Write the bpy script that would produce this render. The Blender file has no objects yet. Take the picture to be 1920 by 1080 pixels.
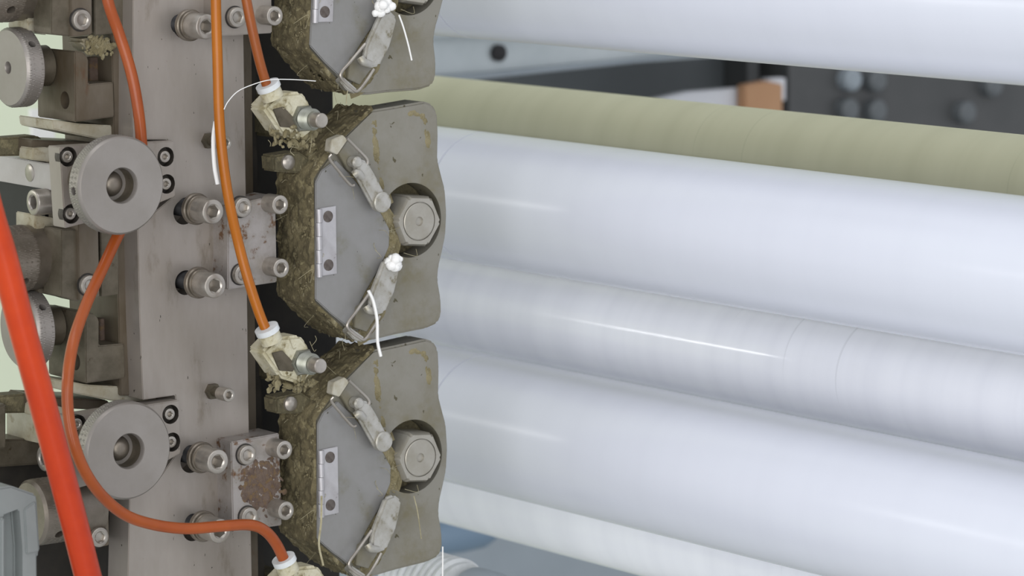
import bpy, bmesh, math, random
from mathutils import Vector, Matrix, noise as mnoise

random.seed(7)
scene = bpy.context.scene
COL = scene.collection

# ------------------------------------------------------------------ camera
# World axes: X runs along the rollers (right and toward the camera), Y away to the right, Z up.
F = 6708.0                      # focal length in pixels of a 1920 px wide frame
D0 = 1.85                       # metres to the face of the column
X_C = Vector((5160, -900, F)).normalized()
Y_C = Vector((8896, 1004, -F)); Y_C = (Y_C - X_C * Y_C.dot(X_C)).normalized()
Z_C = X_C.cross(Y_C)
M = Matrix((X_C, Y_C, Z_C))     # camera -> world
P0 = Vector(((360 - 960) / F * D0, 0, -D0))
CAM = -(M @ P0)
cam_data = bpy.data.cameras.new('camera')
cam_data.sensor_width = 36
cam_data.lens = 36 * F / 1920
cam_data.clip_start = 0.05
cam_data.clip_end = 50
cam_data.dof.use_dof = True
cam_data.dof.focus_distance = 1.84
cam_data.dof.aperture_fstop = 13
cam = bpy.data.objects.new('camera', cam_data)
cam.matrix_world = Matrix.Translation(CAM) @ M.to_4x4()
COL.objects.link(cam)
scene.camera = cam

def ray(px, py):
    return M @ Vector(((px - 960) / F, (540 - py) / F, -1))
def hit(px, py, axis, v):
    d = ray(px, py)
    return CAM + d * ((v - CAM[axis]) / d[axis])
def aX(px, py, x=0.0): return hit(px, py, 0, x)
def aY(px, py, y): return hit(px, py, 1, y)

# ------------------------------------------------------------------ world and lights
world = bpy.data.worlds.new('world'); scene.world = world
world.use_nodes = True
bg = world.node_tree.nodes['Background']
bg.inputs[0].default_value = (0.90, 0.94, 1.0, 1)
bg.inputs[1].default_value = 0.82

def area(name, loc, target, sx, sy, power, color=(1, 1, 1)):
    l = bpy.data.lights.new(name, 'AREA'); l.shape = 'RECTANGLE'
    l.size, l.size_y, l.energy, l.color = sx, sy, power, color
    o = bpy.data.objects.new(name, l); o.location = loc
    d = Vector(target) - Vector(loc)
    o.rotation_euler = d.to_track_quat('-Z', 'Y').to_euler()
    COL.objects.link(o); return o
area('window_daylight', (2.9, -0.2, 1.5), (0.1, 0.1, 0), 2.4, 1.6, 16, (0.95, 0.97, 1.0))
area('ceiling_daylight', (0.4, -0.7, 2.6), (0.1, 0.2, 0), 2.6, 0.8, 12, (0.97, 0.98, 1.0))
area('front_fill', (2.3, -1.9, 0.1), (0.1, 0.25, 0), 2.8, 2.0, 62, (0.97, 0.98, 1.0))  # added front fill near the camera to brighten the rollers
area('hall_tube_lamp', (-1.20, CAM.y, CAM.z - .02), (-1.20, .33, -.03), 0.82, 0.012, 2.2, (1, 1, 1))

vs = scene.view_settings
vs.view_transform = 'Standard'; vs.look = 'None'; vs.gamma = 1; vs.use_curve_mapping = False
vs.exposure = 0.0

# ------------------------------------------------------------------ materials
def srgb(c):
    return tuple(((v / 255) / 12.92 if v <= 10.3 else ((v / 255 + .055) / 1.055) ** 2.4) for v in c)
s2l = srgb
MATS = {}
def mat(name, c, c2=None, metal=0.0, rough=0.5, scale=60, contrast=(0.4, 0.65), stretch=(1, 1, 1),
        c3=None, scale3=300, thr3=(0.62, 0.70), bump=0.0, bscale=400, coat=0.0, emit=None, trans=0.0, specks=None, spec=0.5):
    K = .84 if metal else 1.0
    s2l = lambda q: tuple(v * K for v in srgb(q))
    m = bpy.data.materials.new(name); m.use_nodes = True
    nt = m.node_tree; b = nt.nodes['Principled BSDF']
    b.inputs['Metallic'].default_value = metal
    b.inputs['Roughness'].default_value = rough
    b.inputs['Specular IOR Level'].default_value = spec
    if coat: b.inputs['Coat Weight'].default_value = coat; b.inputs['Coat Roughness'].default_value = 0.12
    if trans: b.inputs['Subsurface Weight'].default_value = trans; b.inputs['Subsurface Scale'].default_value = 0.004
    tc = nt.nodes.new('ShaderNodeTexCoord')
    mp = nt.nodes.new('ShaderNodeMapping'); mp.inputs['Scale'].default_value = stretch
    nt.links.new(tc.outputs['Object'], mp.inputs[0])
    def nz(sc, detail=5):
        n = nt.nodes.new('ShaderNodeTexNoise'); n.inputs['Scale'].default_value = sc; n.inputs['Detail'].default_value = detail
        n.inputs['Roughness'].default_value = 0.65
        nt.links.new(mp.outputs[0], n.inputs['Vector']); return n
    def ramp(src, lo, hi):
        r = nt.nodes.new('ShaderNodeMapRange'); r.inputs[1].default_value = lo; r.inputs[2].default_value = hi
        nt.links.new(src, r.inputs[0]); return r.outputs[0]
    def mix(f, a, bb):
        x = nt.nodes.new('ShaderNodeMix'); x.data_type = 'RGBA'
        nt.links.new(f, x.inputs[0])
        for k, v in ((6, a), (7, bb)):
            if isinstance(v, tuple): x.inputs[k].default_value = (*v, 1)
            else: nt.links.new(v, x.inputs[k])
        return x.outputs[2]
    cur = s2l(c)
    if c2: cur = mix(ramp(nz(scale).outputs[0], *contrast), cur, s2l(c2))
    if c3: cur = mix(ramp(nz(scale3, 8).outputs[0], *thr3), cur, s2l(c3))
    if specks: cur = mix(ramp(nz(specks[1], 2).outputs[0], specks[2], specks[2] + .015), cur, s2l(specks[0]))
    if isinstance(cur, tuple): b.inputs['Base Color'].default_value = (*cur, 1)
    else: nt.links.new(cur, b.inputs['Base Color'])
    if bump:
        bp = nt.nodes.new('ShaderNodeBump'); bp.inputs['Strength'].default_value = bump; bp.inputs['Distance'].default_value = 0.001
        nt.links.new(nz(bscale, 6).outputs[0], bp.inputs['Height']); nt.links.new(bp.outputs[0], b.inputs['Normal'])
    if emit:
        b.inputs['Emission Color'].default_value = (*s2l(emit[0]), 1); b.inputs['Emission Strength'].default_value = emit[1]
    MATS[name] = m
    return m

steel_col = mat('column_steel', (172, 163, 154), (154, 145, 135), metal=0.5, rough=0.42, scale=14, contrast=(.35, .7), stretch=(1, 2.2, .7),
                c3=(116, 104, 86), scale3=30, thr3=(.58, .78), bump=.05, bscale=900, specks=((60, 54, 46), 260, .735))
steel = mat('steel', (142, 132, 120), (120, 111, 98), metal=0.65, rough=0.36, scale=50, bump=.05, bscale=1500)
steel_lt = mat('bright_steel', (186, 179, 169), (162, 154, 144), metal=0.65, rough=0.3, scale=60)
steel_face = mat('knob_steel', (158, 151, 144), (148, 141, 133), metal=0.55, rough=0.42, scale=26, bump=.03, bscale=1200)
steel_dk = mat('dull_steel', (112, 103, 88), (84, 77, 62), metal=0.45, rough=0.5, scale=45, c3=(66, 52, 32), scale3=120, bump=.15, bscale=600)  # base colour also lowered to shade left-facing sides
steel_brown = mat('stained_shaded_steel', (116, 106, 92), (92, 80, 62), metal=0.4, rough=0.5, scale=30, stretch=(1, 1, .4), c3=(96, 62, 34), scale3=70, thr3=(.62, .78), bump=.1)  # stains, plus a base colour lowered as shade on left-facing sides
rusty = mat('rust_spots_steel', (172, 165, 160), (150, 143, 134), metal=0.45, rough=0.45, scale=60, c3=(110, 78, 50), scale3=95, thr3=(.55, .62), bump=.12, bscale=600)
rust = mat('rust', (102, 86, 74), (78, 62, 54), rough=0.85, scale=240, c3=(108, 86, 58), scale3=300, thr3=(.5, .6), bump=.6, bscale=1200)
cream_steel = mat('cream_ledge', (190, 184, 166), (164, 154, 128), metal=0.2, rough=0.5, scale=40, c3=(128, 112, 78), scale3=110, thr3=(.56, .7), bump=.15)
bore = mat('bore_shade', (58, 54, 50), (44, 40, 36), metal=0.3, rough=0.6)  # dark colour stands in for shade inside holes and seats
bore3 = mat('counterbore_shade', (84, 78, 70), (62, 56, 50), metal=.3, rough=.6, scale=200)  # darkened to paint the shade inside counterbores
bore2 = mat('dark_screw', (104, 96, 90), (84, 74, 68), metal=.3, rough=.6, scale=300)
black = mat('black_steel', (34, 32, 33), (26, 24, 24), metal=0.2, rough=0.5)
recess = mat('recess_shade_steel', (40, 35, 27), (26, 22, 17), rough=0.7, scale=50)  # dark colour stands in for the shade of deep recesses
house = mat('housing_metal', (143, 139, 128), (131, 126, 111), metal=0.3, rough=0.46, scale=34, c3=(122, 114, 88), scale3=40, thr3=(.52, .72), bump=.08, bscale=700, specks=((88, 82, 60), 200, .71))
door = mat('door_metal', (146, 144, 141), (138, 136, 131), metal=0.35, rough=0.42, scale=34, c3=(124, 119, 100), scale3=38, thr3=(.58, .74), bump=.05, bscale=700, specks=((84, 80, 66), 220, .72))
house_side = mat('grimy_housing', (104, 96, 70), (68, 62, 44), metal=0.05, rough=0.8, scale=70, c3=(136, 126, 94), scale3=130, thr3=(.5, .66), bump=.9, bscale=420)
grime = mat('grime', (134, 124, 94), (104, 94, 64), rough=0.95, scale=120, c3=(164, 156, 128), scale3=260, thr3=(.56, .70), bump=1.0, bscale=700)
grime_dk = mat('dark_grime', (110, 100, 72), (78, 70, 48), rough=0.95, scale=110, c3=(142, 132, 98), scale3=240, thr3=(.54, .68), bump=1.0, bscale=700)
fibre = mat('lint_fibre', (164, 156, 128), (130, 122, 94), rough=0.9, scale=200)
fibre_w2 = mat('pale_catch', (188, 182, 166), (170, 162, 140), metal=.2, rough=.5, scale=200)
fibre_w = mat('white_fibre', (226, 224, 220), rough=0.8)
hinge_m = mat('hinge_metal', (190, 187, 188), (176, 172, 172), metal=0.4, rough=0.4, scale=80, c3=(110, 104, 100), scale3=160, thr3=(.66, .74))
latch_m = mat('latch_metal', (190, 187, 180), (164, 159, 146), metal=0.45, rough=0.4, scale=90, c3=(126, 118, 92), scale3=180, thr3=(.56, .7), bump=.15)
nut_m = mat('nut_steel', (178, 173, 162), (164, 158, 144), metal=0.5, rough=0.38, scale=60)
fit_m = mat('fitting_cream', (208, 202, 178), (176, 166, 130), metal=0.1, rough=0.5, scale=90, c3=(116, 102, 58), scale3=110, thr3=(.54, .66), bump=.4, bscale=500)
thread_m = mat('plated_thread', (160, 160, 150), (140, 140, 126), metal=0.7, rough=0.35, scale=90)
def hose_mat(n, c, c2): return mat(n, c, c2, rough=0.3, spec=.28, scale=24, contrast=(.3, .7), coat=0.15, trans=0.1)
hose_orange = hose_mat('orange_hose', (154, 76, 30), (134, 60, 24))
hose_amber = hose_mat('amber_hose', (162, 92, 6), (148, 82, 6))
hose_rust = hose_mat('brown_orange_hose', (144, 78, 30), (126, 64, 24))
hose_red = mat('red_hose', (186, 60, 12), (160, 44, 10), rough=0.28, spec=.25, scale=12, contrast=(.35, .65), coat=0.2)
clamp_m = mat('grey_plastic', (124, 128, 126), (117, 121, 119), rough=0.5, scale=30)
wall_m = mat('cream_paint', (226, 232, 204), (220, 226, 198), rough=0.7, scale=3)
floor_m = mat('grey_floor', (186, 188, 188), (170, 173, 173), rough=0.6, scale=3)
bgdark = mat('charcoal_panel', (94, 98, 100), (86, 90, 92), rough=0.5, scale=5)
bgdark2 = mat('black_panel', (76, 76, 76), (64, 65, 65), rough=0.5, scale=5)
bgrail = mat('rail_metal', (204, 210, 212), (184, 192, 194), metal=0.3, rough=0.4, scale=6)
paper = mat('white_sheet', (206, 206, 210), rough=0.8)
tan = mat('tan_board', (178, 138, 104), (164, 120, 86), rough=0.8, scale=8)
blue_m = mat('blue_plastic', (104, 124, 142), rough=0.5)
grey_part = mat('grey_blue_panel', (142, 150, 156), (132, 140, 146), rough=0.5, scale=4)
white_part = mat('white_plastic', (206, 208, 208), (186, 188, 186), rough=0.4, scale=60)

def roller_mat(name, c, c2, ring=0.5, rough=0.3, ring_scale=90, tint=None):
    """wound or coated roller: faint bands that vary only along the axis (local X)"""
    m = bpy.data.materials.new(name); m.use_nodes = True
    nt = m.node_tree; b = nt.nodes['Principled BSDF']
    b.inputs['Roughness'].default_value = rough
    tc = nt.nodes.new('ShaderNodeTexCoord')
    def band(sc, lo, hi, detail=3, sx=1.0, syz=0.02):
        mp = nt.nodes.new('ShaderNodeMapping'); mp.inputs['Scale'].default_value = (sx, syz, syz)
        nt.links.new(tc.outputs['Object'], mp.inputs[0])
        n = nt.nodes.new('ShaderNodeTexNoise'); n.inputs['Scale'].default_value = sc; n.inputs['Detail'].default_value = detail
        nt.links.new(mp.outputs[0], n.inputs['Vector'])
        r = nt.nodes.new('ShaderNodeMapRange'); r.inputs[1].default_value = lo; r.inputs[2].default_value = hi
        nt.links.new(n.outputs[0], r.inputs[0]); return r.outputs[0]
    x = nt.nodes.new('ShaderNodeMix'); x.data_type = 'RGBA'
    x.inputs[6].default_value = (*s2l(c), 1); x.inputs[7].default_value = (*s2l(c2), 1)
    nt.links.new(band(ring_scale, .35, .7), x.inputs[0])
    y = nt.nodes.new('ShaderNodeMix'); y.data_type = 'RGBA'
    nt.links.new(x.outputs[2], y.inputs[6]); y.inputs[7].default_value = (*s2l(tuple(v * .86 for v in c2)), 1)
    mu = nt.nodes.new('ShaderNodeMath'); mu.operation = 'MULTIPLY'; mu.inputs[1].default_value = ring
    nt.links.new(band(260, .70, .74, 1), mu.inputs[0]); nt.links.new(mu.outputs[0], y.inputs[0])
    nt.links.new(y.outputs[2], b.inputs['Base Color'])
    b.inputs['Specular IOR Level'].default_value = 0.4
    return m
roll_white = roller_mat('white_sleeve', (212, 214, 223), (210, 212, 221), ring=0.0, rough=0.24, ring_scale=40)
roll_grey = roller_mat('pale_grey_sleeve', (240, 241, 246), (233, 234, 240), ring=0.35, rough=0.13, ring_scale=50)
roll_cream = roller_mat('cream_rubber', (180, 178, 150), (172, 170, 142), ring=0.25, rough=0.55, ring_scale=40)

# ------------------------------------------------------------------ mesh helpers
def smooth(me, ang=35):
    me.polygons.foreach_set('use_smooth', [True] * len(me.polygons))
    me.set_sharp_from_angle(angle=math.radians(ang))

def obj(name, bm, m, parent=None, label=None, kind=None, ang=35, center=None):
    bm.normal_update()
    me = bpy.data.meshes.new(name)
    if center is None:
        vs_ = [v.co for v in bm.verts]
        center = Vector([(min(v[i] for v in vs_) + max(v[i] for v in vs_)) / 2 for i in range(3)])
    bmesh.ops.translate(bm, verts=bm.verts, vec=-center)
    bm.to_mesh(me); bm.free()
    if m: me.materials.append(m)
    smooth(me, ang)
    o = bpy.data.objects.new(name, me)
    if parent is not None:
        o.parent = parent; o.location = center - Vector(parent['w'])
    else: o.location = center
    o['w'] = tuple(center)
    if label: o['label'] = label
    if kind: o['kind'] = kind
    COL.objects.link(o)
    return o

def tag(o, label, cat, group=None):
    o['label'] = label; o['category'] = cat
    if group: o['group'] = group
    return o
def thing(name, loc, label, cat, group=None):
    o = bpy.data.objects.new(name, None); o.empty_display_size = .01
    o.location = loc; o['w'] = tuple(loc); COL.objects.link(o)
    return tag(o, label, cat, group)
def copy_tree(o, off=None, parent=None):
    c = o.copy(); COL.objects.link(c)
    if parent is not None: c.parent = parent
    if off is not None:
        c.location = o.location + Vector(off)
    for ch in [k for k in bpy.data.objects if k.parent == o]: copy_tree(ch, None, c)
    return c

def prism(pts, axis, front, depth, bev=0.0004, bm=None, seg=2):
    """pts: world points on the front plane; extruded along -axis direction*depth (depth signed)"""
    bm = bm or bmesh.new()
    old = set(bm.faces)
    vs_ = [bm.verts.new(p) for p in pts]
    f = bm.faces.new(vs_)
    r = bmesh.ops.extrude_face_region(bm, geom=[f])
    nv = [g for g in r['geom'] if isinstance(g, bmesh.types.BMVert)]
    d = Vector((0, 0, 0)); d[axis] = depth
    bmesh.ops.translate(bm, verts=nv, vec=d)
    fs = [g for g in bm.faces if g not in old]
    bmesh.ops.recalc_face_normals(bm, faces=fs)
    if bev:
        es = list({e for g in fs for e in g.edges})
        bmesh.ops.bevel(bm, geom=es, offset=bev, segments=seg, affect='EDGES', clamp_overlap=True)
    return bm
def pX(px, x, depth, bev=0.0004, bm=None, dy=0, dx=0):
    """polygon traced on the plane X=x (facing +X), extruded back by depth"""
    return prism([aX(a + dx, b + dy, x) for a, b in px], 0, x, -depth, bev, bm)
def pY(px, y, depth, bev=0.0004, bm=None):
    return prism([aY(a, b, y) for a, b in px], 1, y, depth, bev, bm)
def box(lo, hi, bev=0.0004, bm=None):
    p = [(hi[0], lo[1], lo[2]), (hi[0], hi[1], lo[2]), (hi[0], hi[1], hi[2]), (hi[0], lo[1], hi[2])]
    return prism([Vector(q) for q in p], 0, hi[0], lo[0] - hi[0], bev, bm)

AX = {'+X': Matrix(((0, 0, 1), (1, 0, 0), (0, 1, 0))), '-Y': Matrix(((1, 0, 0), (0, 0, -1), (0, 1, 0)))}
def lathe(profile, origin, ax='+X', segs=40, bm=None, mod=None, closed=True, matrix=None):
    """profile: (radius, height) pairs from back to front; ax is where the height axis points"""
    bm = bm or bmesh.new()
    R = matrix if matrix is not None else AX[ax]
    origin = Vector(origin)
    rings = []
    for r, h in profile:
        if r <= 1e-7:
            rings.append([bm.verts.new(origin + R @ Vector((0, 0, h)))])
        else:
            ring = []
            for i in range(segs):
                a = 2 * math.pi * i / segs
                rr = r + (mod(r, h, a) if mod else 0)
                ring.append(bm.verts.new(origin + R @ Vector((rr * math.cos(a), rr * math.sin(a), h))))
            rings.append(ring)
    for A, B in zip(rings, rings[1:]):
        n = max(len(A), len(B))
        if n == 1: continue
        for i in range(n):
            j = (i + 1) % n
            if len(A) == 1: bm.faces.new((A[0], B[i], B[j]))
            elif len(B) == 1: bm.faces.new((A[i], A[j], B[0]))
            else: bm.faces.new((A[i], A[j], B[j], B[i]))
    if closed and len(rings[0]) > 1: bm.faces.new(list(reversed(rings[0])))
    if closed and len(rings[-1]) > 1: bm.faces.new(rings[-1])
    bmesh.ops.recalc_face_normals(bm, faces=bm.faces)
    return bm

def spline(pts, n=10):
    P = [Vector(p) for p in pts]; P = [P[0] * 2 - P[1]] + P + [P[-1] * 2 - P[-2]]
    out = []
    for i in range(1, len(P) - 2):
        for k in range(n):
            t = k / n
            out.append(0.5 * ((2 * P[i]) + (P[i + 1] - P[i - 1]) * t + (2 * P[i - 1] - 5 * P[i] + 4 * P[i + 1] - P[i + 2]) * t * t
                              + (3 * P[i] - P[i - 1] - 3 * P[i + 1] + P[i + 2]) * t ** 3))
    out.append(P[-2]); return out
def tube(pts, r, segs=12, bm=None, n=8, sm=True, r2=None):
    bm = bm or bmesh.new()
    path = spline(pts, n) if sm else [Vector(p) for p in pts]
    up = Vector((0.3, 0.2, 0.93)); rings = []
    for i, p in enumerate(path):
        t = (path[min(i + 1, len(path) - 1)] - path[max(i - 1, 0)]).normalized()
        u = (up - t * up.dot(t))
        if u.length < 1e-3: u = Vector((1, 0, 0)) - t * t.x
        u.normalize(); w = t.cross(u); up = u
        rr = r if r2 is None else r + (r2 - r) * i / (len(path) - 1)
        rings.append([bm.verts.new(p + (u * math.cos(2 * math.pi * k / segs) + w * math.sin(2 * math.pi * k / segs)) * rr) for k in range(segs)])
    for A, B in zip(rings, rings[1:]):
        for k in range(segs):
            bm.faces.new((A[k], A[(k + 1) % segs], B[(k + 1) % segs], B[k]))
    bm.faces.new(list(reversed(rings[0]))); bm.faces.new(rings[-1])
    return bm
def cut(o, cutters):
    """boolean difference, applied"""
    for c in cutters:
        md = o.modifiers.new('b', 'BOOLEAN'); md.operation = 'DIFFERENCE'; md.object = c; md.solver = 'EXACT'
    bpy.context.view_layer.update()
    dg = bpy.context.evaluated_depsgraph_get()
    me = bpy.data.meshes.new_from_object(o.evaluated_get(dg))
    o.modifiers.clear(); o.data = me
    smooth(me)
    for c in cutters: bpy.data.objects.remove(c)
def cyl_cutter(origin, r, depth, ax='+X', segs=36):
    """removes a bore from just above origin to depth below"""
    return obj('cutter', lathe([(r, -depth), (r, .004)], origin, ax, segs), None)

def hex_ring(r, h, origin, R, bm, rot=0.2):
    return [bm.verts.new(Vector(origin) + R @ Vector((r * math.cos(rot + math.pi / 3 * i), r * math.sin(rot + math.pi / 3 * i), h))) for i in range(6)]
def socket_head(origin, r, length, ax='+X', hexr=None, depth=None, segs=30, bm=None, rot=.2):
    """cylindrical socket head screw: origin on the surface, head rises by length; hexagonal socket in the end"""
    bm = bm or bmesh.new()
    R = AX[ax]; origin = Vector(origin)
    hexr = hexr or r * .56; depth = depth or min(length * .7, r * 1.25)
    prof = [(r, 0), (r, length - r * .12), (r * .96, length - r * .04), (r * .88, length), (hexr * 1.12, length), (hexr * 1.02, length - r * .06)]
    rings = []
    for rr, h in prof:
        rings.append([bm.verts.new(origin + R @ Vector((rr * math.cos(2 * math.pi * i / segs + rot), rr * math.sin(2 * math.pi * i / segs + rot), h))) for i in range(segs)])
    def hexpt(a, rh):
        a2 = a % (math.pi / 3) - math.pi / 6
        return rh * math.cos(math.pi / 6) / math.cos(a2)
    for h in (length - r * .1, length - depth):
        rings.append([bm.verts.new(origin + R @ Vector((hexpt(2 * math.pi * i / segs, hexr) * math.cos(2 * math.pi * i / segs + rot), hexpt(2 * math.pi * i / segs, hexr) * math.sin(2 * math.pi * i / segs + rot), h))) for i in range(segs)])
    for A, B in zip(rings, rings[1:]):
        for i in range(segs):
            bm.faces.new((A[i], A[(i + 1) % segs], B[(i + 1) % segs], B[i]))
    c = bm.verts.new(origin + R @ Vector((0, 0, length - depth)))
    L = rings[-1]
    for i in range(segs): bm.faces.new((L[i], L[(i + 1) % segs], c))
    bmesh.ops.recalc_face_normals(bm, faces=bm.faces)
    return bm

def crust(spots, m, parent, name='grime', size=(.0006, .0018), normal=Vector((1, 0, 0)), flat=.45):
    """irregular grains of packed lint, joined as one part of kind stuff"""
    bm = bmesh.new()
    for p in spots:
        s = random.uniform(*size)
        r = bmesh.ops.create_icosphere(bm, subdivisions=1, radius=s)
        ang = random.uniform(0, 6.28); st = random.uniform(.6, 2.0)
        q = normal.to_track_quat('Z', 'Y').to_matrix() @ Matrix.Rotation(ang, 3, 'Z')
        for v in r['verts']:
            c = v.co * random.uniform(.7, 1.25)
            v.co = Vector(p) + q @ Vector((c.x * st, c.y / max(.8, st * .7), c.z * flat))
    return obj(name, bm, m, parent, kind='stuff', ang=60)
def fibres(spots, m, parent, name='lint', length=(.004, .012), r=.00014, normal=Vector((1, 0, 0))):
    bm = bmesh.new()
    for p in spots:
        p = Vector(p); L = random.uniform(*length)
        d = Vector((random.gauss(0, .35), random.gauss(0, 1), random.gauss(0, 1.2))).normalized()
        side = Vector((random.gauss(0, 1), random.gauss(0, 1), random.gauss(0, 1))) * L * .25
        tube([p, p + d * L * .5 + side + normal * .0008, p + d * L + normal * .0004], r, 4, bm, 4)
    return obj(name, bm, m, parent, kind='stuff', ang=80)
def on_line(px, x, n, spread, jitter=True):
    """n points scattered about a traced line on the plane X=x"""
    P = [aX(a, b, x) for a, b in px]
    L = [(P[i + 1] - P[i]).length for i in range(len(P) - 1)]; T = sum(L); out = []
    for _ in range(n):
        t = random.uniform(0, T); i = 0
        while i < len(L) - 1 and t > L[i]: t -= L[i]; i += 1
        q = P[i].lerp(P[i + 1], min(1, t / L[i]))
        out.append(q + Vector((0, random.gauss(0, spread), random.gauss(0, spread))))
    return out

# ------------------------------------------------------------------ setting
def struct(name, bm, m):
    o = obj(name, bm, m); o['kind'] = 'structure'; return o
struct('wall_back', box((-2.6, -3.0, -1.6), (-2.5, 5.5, 2.2), 0), wall_m)
struct('floor', box((-2.5, -3.0, -1.7), (3.0, 5.5, -1.6), 0), floor_m)

# ------------------------------------------------------------------ background machine behind the rollers
BX = -0.75
t = thing('machine_cabinet', aX(1300, 300, BX), 'dark charcoal machine cabinet blurred behind the rollers, right of the pale rail', 'cabinet')
obj('side_panel', pX([(1000, -60), (1475, -60), (1475, 330), (640, 420), (640, 60)], BX, .30, .001), bgdark, t)
obj('front_panel', pX([(1478, -80), (2300, -80), (2300, 420), (1478, 420)], BX + .05, .34, .001), bgdark2, t, label='darker panel at the right')
obj('post', pX([(1400, -60), (1424, -60), (1424, 180), (1400, 180)], BX + .03, .03, .001), bgdark2, t)
for k, (a, b, w, h) in enumerate([(1585, 148, 30, 14), (1632, 150, 34, 16), (1580, 205, 26, 22), (1632, 207, 26, 22), (1800, 210, 26, 24), (1850, 160, 30, 12)]):
    obj('knob', lathe([(.010, 0), (.010, .010), (.007, .013), (0, .013)], aX(a, b, BX + .05), '+X', 16), grey_part if k < 1 else bgdark, t)
t = thing('machine_rail', aX(1000, 100, BX + .12), 'pale grey metal rail blurred behind the rollers, with a dark hole', 'rail')
ro = obj('rail_body', pX([(560, 5), (1500, -60), (1470, 98), (1200, 118), (900, 150), (560, 185)], BX + .12, .1, .004), bgrail, t)
obj('rail_lip', pX([(560, 60), (1480, 20), (1480, 40), (560, 82)], BX + .135, .02, .002), bgrail, t)
obj('rail_edge', pX([(560, 158), (900, 138), (1200, 110), (1440, 86), (1440, 92), (1200, 117), (900, 148), (560, 168)], BX + .13, .02, .001), grey_part, t, label='grey lower edge of the rail')
obj('hole_plug', lathe([(.0065, 0), (.0065, .004), (.003, .005), (0, .005)], aX(932, 99, BX + .12), '+X', 20), black, t, label='dark round plug')
for nm, pts, m_, lb in (('paper_sheet', [(1185, 196), (1290, 172), (1390, 165), (1390, 330), (1185, 330)], paper, 'white sheet blurred behind the cream roller, left of the tan board'),
                        ('tan_board', [(1396, 160), (1440, 152), (1468, 158), (1468, 330), (1396, 330)], tan, 'tan orange board blurred above the cream roller'),
                        ('paper_sheet', [(1440, 148), (1474, 146), (1474, 190), (1440, 176)], paper, 'small white scrap of sheet at the right top of the tan board')):
    tag(obj(nm, pX(pts, BX + .065 + (.012 if nm == 'tan_board' else 0), .01, .001), m_), lb, 'sheet' if nm == 'paper_sheet' else 'board')
t = tag(obj('lower_panel', pX([(700, 930), (1700, 960), (1700, 1400), (700, 1400)], BX, .12, .002), grey_part), 'grey blue machine panel blurred below the lowest roller', 'panel')
tag(obj('blue_handle', lathe([(.008, -.03), (.012, -.02), (.013, .0), (.012, .02), (.006, .03), (0, .03)], aX(862, 1004, -.55), '-Y', 20), blue_m), 'small blue plastic part blurred beside the lowest housing', 'handle')

# ------------------------------------------------------------------ rollers (axis parallel to X)
def roller(name, px, py_top, py_bot, y, m, label, x0=-.30, x1=.62, seam=True):
    """silhouette rows py_top/py_bot at column px, axis in the plane Y=y"""
    a = aY(px, (py_top + py_bot) / 2, y)
    dist = (a - CAM).dot(M @ Vector((0, 0, -1)))
    r = (py_bot - py_top) / 2 / F * dist
    tr = thing(name, (x0, y, a.z), label, 'roller', 'rollers')
    xs = aX(884, py_top + 10, 0)
    o = Vector((x0, y, a.z)); L = x1 - x0
    edge = [(r - .004, 0), (r, .004)]
    seam_x = a.x + .002
    if seam:
        h = seam_x - x0
        prof = edge + [(r, h - .0006), (r - .0011, h - .0002), (r - .0011, h + .0002), (r, h + .0008)]
        prof += [(r, h + (L - h) * k / 8) for k in range(1, 8)] + [(r, L - .004), (r - .004, L)]
    else:
        prof = edge + [(r, L * k / 10) for k in range(1, 10)] + [(r, L - .004), (r - .004, L)]
    obj('sleeve', lathe(prof, o, '+X', 128), m, tr)
    obj('shaft', lathe([(.008, -.05), (.008, 0)], o, '+X', 24), steel, tr)
    obj('shaft', lathe([(.008, L), (.008, L + .05)], o, '+X', 24), steel, tr)
    return tr, r, a
RY = .255
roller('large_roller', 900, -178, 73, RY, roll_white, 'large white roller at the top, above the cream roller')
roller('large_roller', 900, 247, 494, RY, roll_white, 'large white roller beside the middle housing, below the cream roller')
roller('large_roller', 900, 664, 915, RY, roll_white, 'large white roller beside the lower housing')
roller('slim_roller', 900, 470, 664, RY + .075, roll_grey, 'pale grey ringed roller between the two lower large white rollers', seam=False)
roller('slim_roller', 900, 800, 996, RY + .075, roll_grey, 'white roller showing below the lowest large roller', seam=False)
roller('cream_roller', 900, 151, 320, RY + .10, roll_cream, 'cream yellow roller between the two upper large white rollers', x0=-.52, seam=False)

# spindle end under the lowest housing
t = thing('ribbed_spindle', aX(870, 1100, .0), 'white ribbed spindle end at the bottom edge, under the lowest housing', 'spindle')
o0 = aY(845, 1110, .20)
prof = [(.010, -.05)]
for k in range(9):
    h = -.045 + k * .006
    prof += [(.0185, h), (.0205, h + .0015), (.0205, h + .0035), (.0185, h + .005)]
obj('ribbed_body', lathe(prof + [(.0185, .012), (.010, .013)], o0, '+X', 48), white_part, t)
o1 = aY(930, 1118, .20)
obj('end_cap', lathe([(.016, .012), (.019, .016), (.019, .034), (.015, .040), (0, .040)], o0 + Vector((.006, 0, -.001)), '+X', 40), grey_part, t, label='grey end cap')

# ------------------------------------------------------------------ column
CX = 0.0
t = col = thing('machine_column', aX(360, 540, 0), 'tall grey steel column of stacked plates in the middle of the machine', 'column')
TH = .020
cp = obj('column_plate', pX([(250, -60), (455, -60), (462, 400), (466, 742), (474, 1160), (238, 1160), (243, 930), (298, 898), (330, 852), (329, 741), (268, 750),
                             (262, 600), (258, 430), (280, 406), (326, 368), (314, 262), (248, 262)], CX, TH), steel_col, t)
obj('back_plate', pX([(236, -60), (470, -60), (486, 1180), (250, 1180)], CX - TH - .002, .012), steel_brown, t)
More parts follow.
